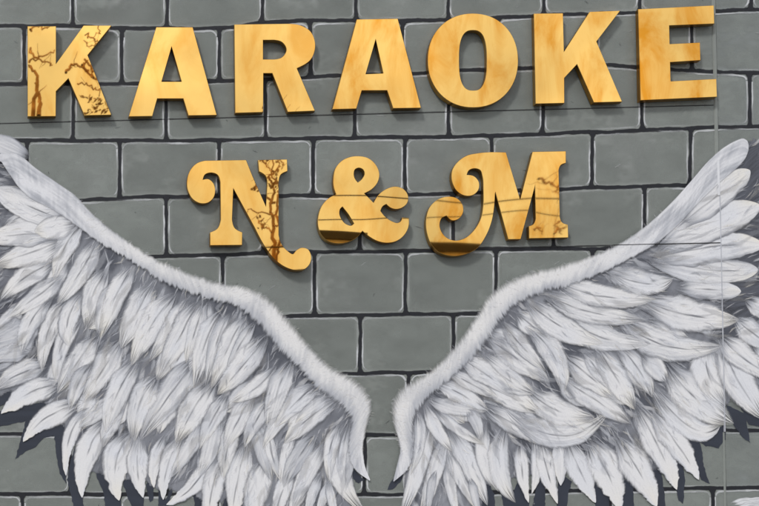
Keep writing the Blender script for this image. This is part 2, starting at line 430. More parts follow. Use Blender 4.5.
LEFT = [  # lowest row first: later ones are painted over earlier ones
 F((34, 330), (14, 338), (-14, 345), 34, .68, None), F((30, 352), (10, 354), (-14, 362), 16, .75, None),
 F((48, 366), (22, 373), (-6, 391), 24, .92, (.3, .7)), F((62, 384), (30, 393), (1, 414), 24, .93, (.1, .55), 1),
 F((84, 402), (48, 417), (23, 442), 21, .93, (.25, .75), 1), F((90, 408), (70, 436), (66, 476), 16, .93, (.25, .6), 1),
 F((110, 420), (88, 452), (82, 498), 26, .95, (.1, .5), 1), F((134, 432), (116, 462), (119, 501), 26, .94, (.12, .6), 1),
 F((140, 434), (137, 468), (143, 498), 19, .94, (.3, .65), 1), F((166, 434), (155, 462), (154, 488), 15, .92, None, 1),
 F((184, 434), (168, 464), (163, 500), 18, .93, (.3, .7), 1), F((212, 456), (193, 486), (166, 505), 18, .94, (.2, .7), 1),
 F((226, 450), (212, 488), (209, 520), 20, .93, (.3, .75), 1), F((247, 440), (237, 482), (231, 526), 22, .94, (.3, .8), 1),
 F((268, 456), (256, 490), (251, 530), 26, .93, None, 1), F((293, 470), (281, 495), (273, 528), 15, .92, (.4, .8), 1),
 F((320, 446), (302, 484), (288, 524), 18, .92, (.3, .8), 1), F((322, 474), (312, 495), (306, 526), 11, .74, None, 1),
 F((334, 476), (322, 500), (318, 526), 10, .85, None, 1), F((328, 480), (331, 500), (338, 526), 9, .8, None, 1),
 F((204, 420), (190, 447), (168, 480), 16, .86, None), F((218, 414), (211, 445), (199, 478), 20, .88, None),
 F((236, 418), (227, 448), (223, 480), 18, .88, (.4, .7)), F((254, 420), (262, 448), (272, 482), 18, .85, None),
 F((268, 424), (272, 455), (283, 484), 10, .98, (.2, .6)), F((296, 432), (285, 455), (280, 484), 10, .95, None),
 F((316, 436), (299, 456), (283, 488), 22, .70, (.12, .5)), F((326, 440), (308, 474), (292, 510), 15, .93, None),
 F((350, 420), (338, 468), (364, 512), 22, .95, (.1, .4), .4), F((340, 424), (330, 450), (330, 484), 15, .93, (.15, .5)),
 F((350, 440), (350, 462), (345, 492), 10, .7, None),
 # middle row
 F((112, 396), (98, 412), (78, 428), 15, .82, None), F((126, 402), (110, 424), (103, 448), 16, .82, None),
 F((98, 336), (79, 360), (57, 394), 23, .93, (.2, .6)), F((92, 364), (78, 384), (70, 410), 16, .88, (.2, .6)),
 F((122, 340), (103, 370), (82, 404), 24, .92, (.35, .65)), F((140, 358), (117, 394), (106, 434), 22, .93, (.2, .55)),
 F((196, 360), (172, 392), (140, 440), 32, .80, (.16, .74)), F((160, 376), (140, 403), (134, 442), 24, .93, (.22, .6)),
 F((216, 380), (193, 410), (176, 444), 25, .92, (.22, .7)), F((228, 394), (213, 418), (199, 450), 18, .92, (.25, .62)),
 F((252, 396), (238, 420), (224, 452), 19, .92, (.2, .65)), F((270, 400), (256, 420), (244, 448), 16, .84, (.2, .6)),
 F((294, 408), (276, 424), (262, 450), 15, .86, None), F((338, 398), (308, 419), (284, 444), 22, .93, (.15, .6)),
 F((318, 386), (296, 402), (274, 428), 20, .93, (.2, .62)), F((330, 396), (312, 408), (294, 424), 12, .86, None),
 # upper row
 F((70, 300), (49, 330), (42, 372), 18, .90, (.3, .6)), F((82, 318), (62, 345), (56, 384), 16, .90, (.3, .6)),
 F((54, 296), (31, 322), (21, 355), 18, .93, (.25, .55)), F((86, 290), (68, 320), (69, 347), 18, .92, (.25, .6)),
 F((64, 276), (38, 296), (7, 319), 19, .93, (.2, .66)), F((56, 262), (27, 277), (0, 301), 21, .93, (.2, .6)),
 F((100, 238), (80, 272), (57, 305), 22, .93, (.15, .6)), F((84, 222), (65, 247), (54, 281), 21, .95, (.2, .55)),
 F((108, 268), (93, 296), (86, 328), 20, .94, (.15, .5)), F((124, 278), (107, 305), (98, 334), 20, .93, (.15, .55)),
 F((134, 266), (116, 296), (100, 340), 21, .93, (.15, .55)), F((154, 284), (137, 312), (121, 349), 25, .94, (.2, .5)),
 F((176, 294), (152, 324), (131, 366), 24, .95, (.2, .58)), F((188, 298), (172, 326), (149, 362), 19, .92, (.2, .5)),
 F((200, 301), (181, 334), (159, 377), 22, .94, (.1, .6)), F((206, 302), (195, 330), (186, 364), 15, .92, (.2, .6)),
 F((222, 311), (206, 342), (194, 390), 21, .94, (.15, .6)), F((230, 314), (217, 340), (205, 388), 15, .91, (.2, .55)),
 F((246, 316), (229, 345), (211, 389), 21, .94, (.2, .6)), F((255, 322), (240, 345), (226, 372), 13, .90, (.2, .6)),
 F((268, 334), (241, 368), (217, 395), 24, .94, (.25, .7)), F((276, 366), (256, 388), (230, 402), 18, .94, (.12, .6)),
 F((292, 360), (277, 392), (268, 430), 24, .92, (.28, .55)),
 # far left tip
 F((66, 240), (30, 253), (-6, 266), 24, .94, (.2, .65)), F((56, 236), (22, 235), (-10, 239), 26, .92, (.2, .7), .2),
 F((76, 224), (30, 207), (-4, 189), 27, .93, (.25, .5), .2), F((80, 224), (54, 228), (34, 232), 25, .95, None, .3),
 F((30, 158), (8, 147), (-16, 138), 18, .78, None, .1),
]
RIGHT = [
 F((712, 206), (748, 178), (790, 130), 44, .1, None, .2), F((712, 245), (748, 226), (790, 196), 40, .1, None, .2), F((712, 280), (745, 262), (790, 244), 40, .1, None, .2),
 F((714, 306), (745, 296), (790, 288), 34, .1, None, .3), F((708, 342), (735, 326), (764, 300), 30, .2, None, .5),
 F((430, 420), (419, 465), (400, 520), 17, .93, None, .5), F((446, 432), (434, 472), (420, 520), 17, .92, None, .5),
 F((446, 462), (450, 488), (458, 520), 10, .88, None), F((447, 448), (459, 478), (478, 512), 12, .93, None),
 F((446, 424), (468, 464), (487, 506), 18, .95, None, .5), F((470, 478), (474, 495), (480, 520), 8, .7, None),
 F((436, 470), (430, 490), (428, 516), 8, .66, None),
 F((486, 420), (483, 458), (498, 492), 16, .94, None, .5), F((506, 424), (498, 466), (515, 503), 20, .95, None, .5),
 F((520, 440), (521, 470), (528, 503), 14, .92, (.35, .6), 1), F((533, 436), (536, 466), (531, 494), 12, .88, None, 1),
 F((540, 440), (546, 470), (557, 504), 18, .94, (.3, .65), 1), F((556, 440), (560, 462), (560, 486), 14, .9, None, 1),
 F((566, 440), (580, 472), (595, 503), 24, .94, (.3, .62), 1), F((586, 440), (606, 472), (620, 510), 28, .95, (.25, .62), 1),
 F((614, 436), (638, 472), (656, 507), 28, .95, (.15, .55), 1), F((632, 402), (658, 448), (676, 490), 25, .95, (.2, .6), 1),
 F((648, 408), (676, 444), (698, 480), 21, .95, (.3, .75), 1), F((646, 380), (688, 426), (719, 426), 27, .96, (.12, .6), .8),
 F((664, 362), (694, 398), (733, 424), 31, .95, (.15, .5), .5), F((708, 344), (707, 374), (725, 406), 28, .94, (.3, .6), .5),
 F((718, 340), (738, 382), (764, 420), 30, .93, (.25, .75), .5), F((718, 336), (742, 358), (776, 380), 24, .93, (.2, .8), .5),
 F((734, 318), (752, 334), (780, 352), 22, .92, (.2, .7), .5), F((744, 300), (762, 310), (784, 322), 20, .92, None, .5),
 # inner stems under the shoulder
 F((416, 410), (419, 440), (410, 476), 11, .86, None), F((424, 404), (436, 430), (452, 452), 13, .95, None),
 F((432, 408), (458, 430), (484, 445), 12, .95, None), F((426, 398), (452, 408), (486, 412), 13, .86, None),
 F((466, 410), (475, 422), (480, 442), 12, .82, None),
 # middle
 F((480, 404), (520, 428), (562, 447), 21, .92, (.2, .6)), F((504, 408), (558, 436), (606, 414), 25, .95, (.3, .75), .8),
 F((524, 386), (556, 411), (594, 417), 25, .95, (.2, .5), .6), F((476, 376), (508, 396), (539, 413), 25, .94, (.1, .6)),
 F((478, 352), (504, 378), (534, 394), 24, .93, (.2, .6)), F((434, 382), (461, 395), (488, 411), 18, .93, (.3, .6)),
 F((446, 370), (470, 384), (498, 398), 14, .94, (.3, .8)), F((458, 358), (484, 374), (514, 397), 22, .93, (.2, .6)),
 F((560, 378), (594, 400), (630, 424), 25, .94, (.15, .6)), F((562, 356), (590, 378), (612, 398), 23, .94, (.12, .6)),
 F((580, 352), (598, 372), (614, 394), 14, .92, (.2, .7)), F((594, 346), (615, 378), (634, 410), 24, .94, (.15, .55)),
 F((614, 344), (638, 370), (651, 398), 20, .93, (.2, .6)), F((640, 354), (655, 369), (665, 382), 22, .93, None),
 F((486, 338), (518, 360), (548, 382), 25, .93, (.1, .5)), F((524, 326), (553, 356), (562, 394), 24, .94, (.15, .55)),
 F((500, 322), (520, 345), (545, 372), 18, .90, (.2, .6)),
 # upper
 F((616, 316), (664, 346), (722, 346), 28, .94, (.2, .7), .6), F((638, 300), (690, 316), (738, 320), 30, .95, (.15, .6), .5),
 F((560, 312), (596, 336), (650, 344), 24, .92, (.2, .6), .5), F((524, 298), (558, 326), (602, 344), 26, .93, (.1, .5), .6),
 F((540, 292), (588, 312), (645, 320), 23, .93, (.2, .6), .5), F((556, 282), (602, 297), (655, 299), 21, .94, (.15, .6), .5),
 F((672, 288), (708, 290), (740, 292), 23, .92, (.3, .6), .2), F((606, 270), (642, 284), (672, 279), 23, .94, (.2, .6), .5),
 F((640, 256), (705, 270), (757, 270), 27, .92, (.3, .75), .2), F((650, 262), (706, 248), (762, 246), 29, .92, (.3, .85), .2),
 F((652, 256), (708, 226), (760, 207), 33, .95, None, .2), F((672, 232), (716, 196), (749, 171), 26, .93, (.1, .5), .1),
]
L_UP = [(-30, 152), (0, 155), (15, 153.5), (25, 159), (35, 168), (60, 185), (76, 196), (90, 212), (102, 223), (122, 238), (150, 257), (168, 265), (192, 275), (220, 284), (245, 287), (262, 294), (276, 306), (291, 323), (312, 350), (330, 367), (350, 377), (364, 388), (371, 401), (371, 412), (366, 428), (362, 448), (364, 466), (369.5, 480)]
L_LO = [(-30, 175), (0, 160), (6, 170), (12, 179), (18, 188), (30, 200), (48, 208), (66, 219), (84, 232), (100, 243), (122, 255), (140, 266), (162, 281), (186, 291), (204, 296), (224, 302), (240, 306), (254, 318), (268, 335), (282, 352), (296, 364), (310, 381), (326, 394), (340, 405), (349, 414), (352, 424), (348, 440), (347.5, 452), (350, 463), (357, 473), (369, 481)]
R_UP = [(747.3, 146), (746, 141), (741, 138.3), (730, 143), (719, 150), (705, 163), (690, 181), (675, 198), (660, 213), (644, 227), (624, 241), (600, 253), (575, 261), (551, 269), (530, 273), (514, 279), (500, 286), (487, 297), (478, 312), (468, 328), (455, 345), (444, 358), (430, 371), (414, 380), (400, 388), (393, 397), (390, 411), (393, 426), (397, 438), (400, 450), (396, 466), (392.5, 481)]
R_LO = [(747.3, 147), (747, 152), (744, 160), (735, 170), (718, 184), (702, 199), (690, 212), (673, 230), (656, 244), (638, 254), (612, 268), (590, 277), (566, 286), (546, 290), (530, 296), (516, 303), (505, 313), (496, 326), (484, 344), (468, 363), (452, 376), (436, 389), (422, 402), (414, 415), (411, 430), (413.5, 440), (413, 450), (412, 459), (409, 467), (403, 474), (393, 482)]
L_BODY = [(-30, 150), (12, 160), (52, 205), (104, 240), (165, 276), (243, 300), (262, 318), (302, 358), (347, 399), (360, 425), (358, 455), (350, 490), (350, 540), (250, 540), (232, 498), (214, 505), (190, 492), (160, 488), (140, 480), (118, 482), (92, 470), (76, 445), (52, 412), (30, 392), (-30, 400)]
R_BODY = [(800, 120), (748, 142), (733, 166), (698, 195), (652, 239), (588, 272), (512, 297), (494, 314), (477, 340), (432, 383), (408, 409), (405, 458), (402, 540), (470, 540), (486, 488), (510, 480), (540, 475), (566, 470), (600, 478), (628, 480), (650, 472), (676, 455), (694, 428), (720, 408), (742, 390), (800, 400)]
DARKS_R = [(755, 165, 16), (758, 185, 14), (757, 232, 10), (759, 256, 9), (757, 288, 14), (745, 300, 12), (734, 332, 10), (748, 192, 8), (560, 378, 12), (640, 395, 10), (575, 340, 9), (548, 430, 7), (665, 360, 7), (590, 450, 9), (640, 410, 8)]
DARKS_L = [(0, 180, 22), (5, 310, 16), (45, 352, 12), (100, 425, 12), (285, 340, 13), (262, 320, 12), (120, 405, 8), (180, 280, 9), (310, 372, 8), (230, 440, 9), (215, 395, 6), (175, 455, 9), (110, 260, 8), (225, 305, 8)]
L_SH = [[(-20, 396), (22, 383), (21, 391), (5, 404), (-20, 415)], [(-20, 412), (6, 411), (22, 405), (48, 402), (54, 409), (40, 414), (26, 421), (0, 427), (-20, 429)],
 [(26, 420), (50, 404), (72, 410), (70, 430), (66, 446), (66, 484), (60, 474), (57, 460), (54, 436), (44, 438), (36, 447), (25, 452), (15, 459), (20, 443)],
 [(78, 440), (86, 450), (78, 462), (82, 490), (84, 512), (75, 512), (71, 496), (67, 480), (70, 462)],
 [(102, 458), (110, 470), (116, 490), (121, 501), (121, 514), (106, 514), (103, 492), (96, 476)],
 [(130, 456), (137, 480), (144, 498), (143, 514), (134, 514), (128, 498), (123, 484)],
 [(148, 470), (154, 484), (153, 500), (150, 502), (146, 490)], [(158, 478), (162, 486), (165, 500), (176, 480), (172, 494), (168, 506), (158, 506)],
 [(200, 488), (208, 478), (210, 514), (196, 514), (193, 496)], [(224, 500), (232, 486), (232, 514), (221, 514)], [(243, 498), (252, 484), (252, 514), (240, 514)],
 [(264, 502), (278, 488), (276, 514), (262, 514)], [(284, 504), (293, 492), (292, 514), (282, 514)], [(349, 464), (356, 472), (364, 480), (358, 484), (352, 478)], [(306, 500), (312, 492), (308, 514), (300, 514)]]
R_SH = [[(406, 462), (404, 478), (392, 490), (387.5, 490), (391, 482)], [(476, 488), (486, 500), (490, 514), (470, 514)], [(485, 474), (494, 494), (496, 514), (484, 514)], [(498, 478), (507, 490), (515, 502), (512, 514), (503, 506)],
 [(521, 470), (526, 488), (529, 506), (528, 516), (514, 516), (512, 498)], [(537, 470), (545, 486), (545, 514), (530, 514), (535, 494)], [(559, 472), (572, 482), (569, 490), (566, 514), (556, 514), (558, 490)],
 [(596, 472), (604, 484), (609, 496), (609, 514), (596, 514), (594, 490)], [(624, 474), (633, 484), (634, 514), (621, 514), (624, 490)], [(650, 460), (661, 474), (664, 492), (666, 514), (657, 514), (654, 490)],
 [(670, 452), (682, 464), (685, 478), (683, 504), (678, 500), (673, 474)], [(684, 438), (697, 437), (702, 450), (703, 464), (709.5, 484), (701, 480), (694, 464), (690, 448)],
 [(690, 434), (715, 429), (726, 424), (725, 440), (718, 448), (705, 446)], [(692, 412), (724, 420), (712, 429), (704, 424)], [(725, 404), (745, 414), (748, 430), (750, 443), (742, 437), (733, 424)],
 [(741, 371), (753, 384), (770, 400), (770, 408), (752, 394)], [(735, 395), (760, 418), (770, 424), (770, 430), (748, 424)]]

def inside(poly, x, y):
    r = np.zeros(x.shape, bool); n = len(poly)
    for i in range(n):
        (x0, y0), (x1, y1) = poly[i], poly[(i + 1) % n]
        if y0 == y1: continue
        c = ((y0 > y) != (y1 > y)) & (x < (x1 - x0) * (y - y0) / (y1 - y0) + x0); r ^= c
    return r

def wing(name, label, feathers, up, lo, body, darks, shadows, cx, seed):
    root = tag(empty(name, (WX(cx), 0, WZ(480))), label, 'painted wing', 'pair of painted angel wings')
    # painted drop shadow
    for q, poly in enumerate(shadows):
        pv, pf = [], []
        pts = []
        for i in range(len(poly)):
            a, b = np.array(poly[i]), np.array(poly[(i + 1) % len(poly)]); n = max(1, int(np.hypot(*(b - a)) / 2.5))
            for j in range(n):
                pts.append(a + (b - a) * j / n + (rng.rand(2) - .5) * 1.1)
        vs = [Vector((WX(x), -.0012 - q * 1e-5, WZ(y))) for x, y in pts]
        tri = tessellate_polygon([[Vector((v.x, v.z, 0)) for v in vs]])
        pf += [tuple(k + len(pv) for k in t) for t in tri]; pv += [tuple(v) for v in vs]
        nz = np.array(pv); c = NAVY[None] * (.85 + .4 * n2(nz[:, 0] * 40, nz[:, 2] * 40, 5))[:, None]
        link_mesh('painted_shadow', pv, pf, M_PAINT, root, np.concatenate([c, np.ones((len(c), 1))], 1))
    # flow directions
    mids = np.array([f[1] for f in feathers], float); dirs = np.array([np.array(f[2]) - np.array(f[0]) for f in feathers], float)
    dirs /= np.linalg.norm(dirs, axis=1)[:, None]
    def flow(x, y):
        d2 = (mids[:, 0] - x) ** 2 + (mids[:, 1] - y) ** 2; w = 1 / (d2 + 60) ** 1.6
        v = (dirs * w[:, None]).sum(0); return v / (np.linalg.norm(v) + 1e-9)
    # underpainting: grey wash over the whole wing
    xs = np.arange(min(p[0] for p in body), max(p[0] for p in body) + 1, 1.6); ys = np.arange(120, 541, 1.6)
    X, Y = np.meshgrid(xs, ys, indexing='ij')
    jx_ = 5 * (n2(X * .22, Y * .1, seed) - .5); jy_ = 7 * (n2(X * .28, Y * .06, seed + 1) - .5)
    acc = sum(inside(body, X + jx_ + ox, Y + jy_ + oy).astype(float) for ox, oy in ((-1.5, 0), (1.5, 0), (0, 1.5), (0, -1.5))) / 4
    tone = .33 + .36 * (n2(X * .05, Y * .05, seed + 2) - .5) + .3 * (n2(X * .3 + Y * .16, Y * .08 - X * .04, seed + 3) - .5)
    for dx, dy, r0 in darks: tone = tone - .75 * np.exp(-((X - dx) ** 2 + (Y - dy) ** 2) / (2 * r0 * r0))
    tone = np.clip(tone, 0, 1)[..., None]
    C = DK + (MID - DK) * tone
    pa = Paint(); pa.grid(X, Y, .0020, C, acc)
    o = pa.build('underpainting', M_PAINT, root)
    # drop the empty cells of the wash
    me = o.data; import bmesh
    bm = bmesh.new(); bm.from_mesh(me); al = acc.ravel() > 0; bm.verts.ensure_lookup_table()
    bmesh.ops.delete(bm, geom=[v for v in bm.verts if not al[v.index]], context='VERTS'); bm.to_mesh(me); bm.free()
    # loose strokes
    def strokes(name_, n, dep0, tones, wid, ln, sd, opac):
        sp = Paint(); k_ = 0; tries = 0
        bx = [p[0] for p in body]; by = [p[1] for p in body]
        while k_ < n and tries < n * 20:
            tries += 1
            x = rng.uniform(max(-15, min(bx)), min(775, max(bx))); y = rng.uniform(min(by), 515)
            if not inside(body, np.array([x]), np.array([y]))[0]: continue
            d = flow(x, y); a = rng.normal(0, .22); d = np.array([d[0] * math.cos(a) - d[1] * math.sin(a), d[0] * math.sin(a) + d[1] * math.cos(a)])
            l = rng.uniform(*ln); w = rng.uniform(*wid)
            e = np.array([x, y]) + d * l
            if not inside(body, e[:1], e[1:])[0]: continue
            t = rng.rand(); c = tones[rng.randint(len(tones))]
            bend = rng.normal(0, .1) * l; mid = np.array([x, y]) + d * l * .5 + np.array([-d[1], d[0]]) * bend
            ribbon(sp, [(x, y), tuple(mid), tuple(e)], np.array([w * .4, w, .12]), dep0 + k_ * 3e-6, c, lambda u, tt, o=opac: o * ss(0, .3, u) * (1 - .4 * u), seed + k_ + sd, .3, 4, .4)
            k_ += 1
        return tag(sp.build(name_, M_PAINT, root), kind='stuff')
    strokes('brush_strokes', 480, .0023, [GREY, MID, MID, COOL, DK, WHITE], (.8, 3.6), (14, 34), 1000, .62)
    # the feathers: half-hidden grey ones first, then the ones in full view
    fill = []; bx = [p[0] for p in body]; by = [p[1] for p in body]; tries = 0
    while len(fill) < 98 - len(feathers) and tries < 4000:
        tries += 1
        x = rng.uniform(max(5, min(bx)), min(755, max(bx))); y = rng.uniform(min(by), 470); d = flow(x, y); l = rng.uniform(30, 50)
        e = np.array([x, y]) + d * l
        if not (inside(body, np.array([x]), np.array([y]))[0] and inside(body, e[:1], e[1:])[0]): continue
        if e[1] > 478 or min([math.hypot(x - q[1][0], y - q[1][1]) for q in fill] + [99]) < 22: continue
        b_ = rng.normal(0, 3); fill.append(F((x, y), (x + d[0] * l * .5 - d[1] * b_, y + d[1] * l * .5 + d[0] * b_), (e[0], e[1]), rng.uniform(14, 21), rng.uniform(.78, .94), (.2, .6) if rng.rand() < .4 else None, .6))
    feathers = fill + feathers
    for i, ft in enumerate(feathers):
        fp = Paint(); feather(fp, ft, .0040 + i * 2.4e-5, seed * 10 + i * 7); fp.build('feather', M_PAINT, root)
    strokes('fine_strokes', 900, .0060, [WHITE, WHITE, WHITE, WARM, COOL, GREY, MID], (.4, 1.3), (7, 15), 3000, .40)
    strokes('shade_glaze', 150, .0071, [GREY, MID, COOL, P(176, 174, 172), P(150, 149, 150)], (1.6, 5.0), (18, 44), 5000, .27)
    # furry leading edge
    def resample(pts, n):
        p = np.array(pts, float); s_ = np.r_[0, np.cumsum(np.hypot(*np.diff(p, axis=0).T))]; s_ /= s_[-1]
        q = np.interp(np.linspace(0, 1, n), s_, p[:, 0]), np.interp(np.linspace(0, 1, n), s_, p[:, 1])
        q = [np.convolve(np.pad(k2, 6, mode='reflect', reflect_type='odd'), np.ones(13) / 13, 'valid') for k2 in q]
        return np.stack(q, 1)
    n = 620; nv = 26
    pu = np.array(up, float); pl = np.array(lo, float)
    m_ = min(len(pu), len(pl))
    tu = np.linspace(0, 1, n)
    def par(p):
        s_ = np.linspace(0, 1, len(p)); q = [np.interp(tu, s_, p[:, k2]) for k2 in (0, 1)]
        q = [np.convolve(np.pad(k2, 7, mode='reflect', reflect_type='odd'), np.ones(15) / 15, 'valid') for k2 in q]
        return np.stack(q, 1)
    A_, B_ = par(pu), par(pl)
    s_ = np.r_[0, np.cumsum(np.hypot(*np.diff((A_ + B_) / 2, axis=0).T))]
    dwn = B_ - A_; wd = np.linalg.norm(dwn, axis=1)[:, None] + 1e-6; dn = dwn / wd
    vv = np.linspace(0, 1, nv + 1)
    fz_on = ss(.18, .42, tu)                                   # smooth near the tip, furry along the shoulder
    if up[0][0] > 400: fz_on = ss(.22, .45, tu)
    fz_on = fz_on * ss(1.0, .84, tu)
    endt = ss(1, .94, tu) * ss(0, .03, tu)
    fz = (1.6 * n1(s_ * .4, seed + 60) ** 2 + 1.6 * n1(s_ * 1.0, seed + 61) ** 3) * fz_on * endt
    fz2 = (3.0 * n1(s_ * .4, seed + 62) + 3 * n1(s_ * 1.1, seed + 63) ** 2) * (.05 + .95 * fz_on) * endt
    A2 = A_ - dn * (fz[:, None]); B2 = B_ + dn * fz2[:, None]
    X = A2[:, :1] + (B2 - A2)[:, :1] * vv; Y = A2[:, 1:] + (B2 - A2)[:, 1:] * vv
    Ss = np.broadcast_to(s_[:, None], X.shape); Vv = np.broadcast_to(vv[None], X.shape)
    wdx = wd * Vv
    fur = n2(Ss * .9 - wdx * .5, wdx * .14, seed + 70); fur2 = n2(Ss * .35 - wdx * .3, wdx * .1, seed + 71)
    drag = n2(Ss * .06, wdx * .7, seed + 72); fm = fz_on[:, None]
    hairs = fm * (.55 * fur + .45 * fur2) + (1 - fm) * (.35 * fur2 + .65 * drag)
    mot = n2(Ss * .045, wdx * .12, seed + 75)
    br = .80 + .10 * fm + (.30 + .25 * (1 - fm)) * (hairs - .5) + (.24 + .3 * (1 - fm)) * (mot - .5) - .40 * ss(.42, 1.0, Vv) * (.12 + .88 * fm) - .05 * (1 - ss(0, .16, Vv))
    b3 = np.clip(br, 0, 1.02)[..., None]
    cw = ss(.35, .95, Vv)[..., None]
    cw = cw * (.25 + .75 * fm[..., None])
    light = (WHITE * .98) * (1 - cw) + COOL * .96 * cw
    light = light * (1 - .3 * fm[..., None]) + WARM * 1.02 * .3 * fm[..., None]
    C = np.where(b3 > .5, MID + (light - MID) * np.clip((b3 - .5) / .4, 0, 1.1), GREY + (MID - GREY) * (b3 / .5))
    edge = n1(Ss * 1.1, seed + 80)
    Aa = ss(-.02, .04 + .16 * fm + .12 * edge * fm, Vv) * (1 - ss(.95 - (.20 - .15 * edge) * fm, 1.0, Vv))
    Aa[:, 0] = 0; Aa[:, -1] = 0
    bp = Paint(); bp.grid(X, Y, .0076, np.clip(C, .01, .9), np.clip(Aa, 0, 1))
    # separate hairs over the rim
    hp = 0
    nh = 300
    for i in range(nh):
        t_ = rng.uniform(.25 if up[0][0] > 400 else .2, .93); j = int(t_ * (n - 1)); frac = rng.uniform(-.05, .8)
        p0 = A_[j] + dwn[j] * max(frac, .06); tg = (A_[min(j + 4, n - 1)] - A_[max(j - 4, 0)]); tg = tg / (np.linalg.norm(tg) + 1e-6)
        d = -dn[j] * rng.uniform(.3, 1) + tg * rng.uniform(.2, .9); d /= np.linalg.norm(d); l = rng.uniform(2.5, 5.2)
        if frac > .3: l *= 1.3
        c = [WHITE, WHITE, WARM, COOL, WARM, WHITE][rng.randint(6)]
        ribbon(bp, [tuple(p0), tuple(p0 + d * l * .5), tuple(p0 + d * l)], np.array([.4, .6, .1]), .0078 + i * 2e-6, c, lambda u, tt: .30 * ss(0, .4, u) * (1 - .5 * u), seed + i, .2, 4, .3)
    bp.build('leading_edge', M_PAINT, root)
    return root

wing('painted_wing', 'painted white wing left of the gap, tip cut off by the left edge', LEFT, L_UP, L_LO, L_BODY, DARKS_L, L_SH, 366, 21)
wing('painted_wing', 'painted white wing right of the gap, crossed by the upright panel joint', RIGHT, R_UP, R_LO, R_BODY, DARKS_R, R_SH, 398, 83)

# ------------------------------------------------------------------ gold letters
def c1(pts, ox, oy, sc): return [((p[0] / sc + ox), (p[1] / sc + oy), *p[2:]) for p in pts]
def smooth(pts, corner_default=True, n=7):
    """points (x,y) are corners, (x,y,0) are smooth: cubic through smooth points"""
    out = []; m = len(pts)
    for i in range(m):
        p0, p1, p2, p3 = (np.array(pts[(i + k) % m][:2], float) for k in (-1, 0, 1, 2))
        s1 = len(pts[i]) > 2; s2 = len(pts[(i + 1) % m]) > 2
        if not s1 and not s2: out.append(p1); continue
        L_ = np.linalg.norm(p2 - p1)
        def tang(a, b, c_):
            la, lc = np.linalg.norm(b - a) + 1e-6, np.linalg.norm(c_ - b) + 1e-6
            t = ((b - a) / la * lc + (c_ - b) / lc * la) / (la + lc)
            return t
        t1 = tang(p0, p1, p2) * L_ if s1 else None; t2 = tang(p1, p2, p3) * L_ if s2 else None
        if t1 is None: t1 = 2 * (p2 - p1) - t2 if True else None; t1 = (t1 + (p2 - p1)) / 2
        if t2 is None: t2 = 2 * (p2 - p1) - t1; t2 = (t2 + (p2 - p1)) / 2
        for t in np.linspace(0, 1, n, endpoint=False):
            out.append((2*t**3-3*t**2+1)*p1 + (t**3-2*t**2+t)*t1 + (-2*t**3+3*t**2)*p2 + (t**3-t**2)*t2)
    return out
def ell(cx, cy, rx, ry, n=64, e=2.0):
    o = []
    for a in np.linspace(0, 2 * math.pi, n, endpoint=False):
        c, s_ = math.cos(a), math.sin(a)
        o.append((cx + rx * np.sign(c) * abs(c) ** (2 / e), cy + ry * np.sign(s_) * abs(s_) ** (2 / e)))
    return o
FRONT, BACK = .027, .007
TILT = {}
def sign_letter(label, outer, holes, mat, tilt=0.0, yaw=0.0):
    loops = [outer] + holes
    allp = np.array([p for l in loops for p in l])
    cpx = (allp[:, 0].min() + allp[:, 0].max()) / 2; cpy = (allp[:, 1].min() + allp[:, 1].max()) / 2
    k = 1 - FRONT / D
    def w(p):  # the traced outline is that of the front face, which stands FRONT closer to the camera than the wall
        return CAMX + (WX(p[0]) - CAMX) * k, CAMZ + (WZ(p[1]) - CAMZ) * k
    cxw, czw = w((cpx, cpy))
    root = tag(empty('sign_letter', (cxw, -BACK, czw)), label, 'letter', 'gold letters of the wall sign')
    def yf(x, z): return -FRONT + math.tan(tilt) * (z - czw) + math.tan(yaw) * (x - cxw)
    # front sheet with a tiny eased rim
    fv, ff = [], []
    vl = [[Vector((*w(p), 0)) for p in l] for l in loops]
    def offset(l, d, outer_):
        area = sum(l[i].x * l[(i + 1) % len(l)].y - l[(i + 1) % len(l)].x * l[i].y for i in range(len(l)))
        sg = (1 if area > 0 else -1) * (1 if outer_ else -1); o = []
        for i in range(len(l)):
            a, b, c = l[i - 1], l[i], l[(i + 1) % len(l)]
            e1 = (b - a).normalized() if (b - a).length > 1e-9 else Vector((1, 0, 0)); e2 = (c - b).normalized() if (c - b).length > 1e-9 else e1
            n1_, n2_ = Vector((-e1.y, e1.x, 0)), Vector((-e2.y, e2.x, 0)); m = n1_ + n2_
            if m.length < .3: m = n1_.copy()
            m.normalize(); q = max(.5, m.dot(n1_)); o.append(b + m * (sg * d / q))
        return o
    inner = [offset(l, .0011, i == 0) for i, l in enumerate(vl)]
    flat = [v for l in inner for v in l]
    tri = tessellate_polygon(inner)
    fv = [(v.x, yf(v.x, v.y), v.y) for v in flat]
    for t in tri:
        a, b, c = (flat[i] for i in t)
        ff.append(tuple(t) if (b.x - a.x) * (c.y - a.y) - (b.y - a.y) * (c.x - a.x) > 0 else tuple(reversed(t)))
    link_mesh('face', fv, ff, mat, root)
    sv, sf = [], []
    for li, l in enumerate(vl):
        b0 = len(sv); n = len(l)
        for v, vi in zip(l, inner[li]):
            y = yf(v.x, v.y)
            sv += [(vi.x, y + .00005, vi.y), (v.x, y + .0011, v.y), (v.x, -BACK, v.y)]
        for i in range(n):
            j = (i + 1) % n
            for q in (0, 1):
                sf.append((b0 + 3 * i + q, b0 + 3 * i + q + 1, b0 + 3 * j + q + 1, b0 + 3 * j + q))
    import bmesh
    o = link_mesh('side_return', sv, sf, GOLD_S, root)
    bm = bmesh.new(); bm.from_mesh(o.data); bmesh.ops.recalc_face_normals(bm, faces=bm.faces); bm.to_mesh(o.data); bm.free()
    # stand-off studs to the wall
    stud_v, stud_f = [], []
    return root

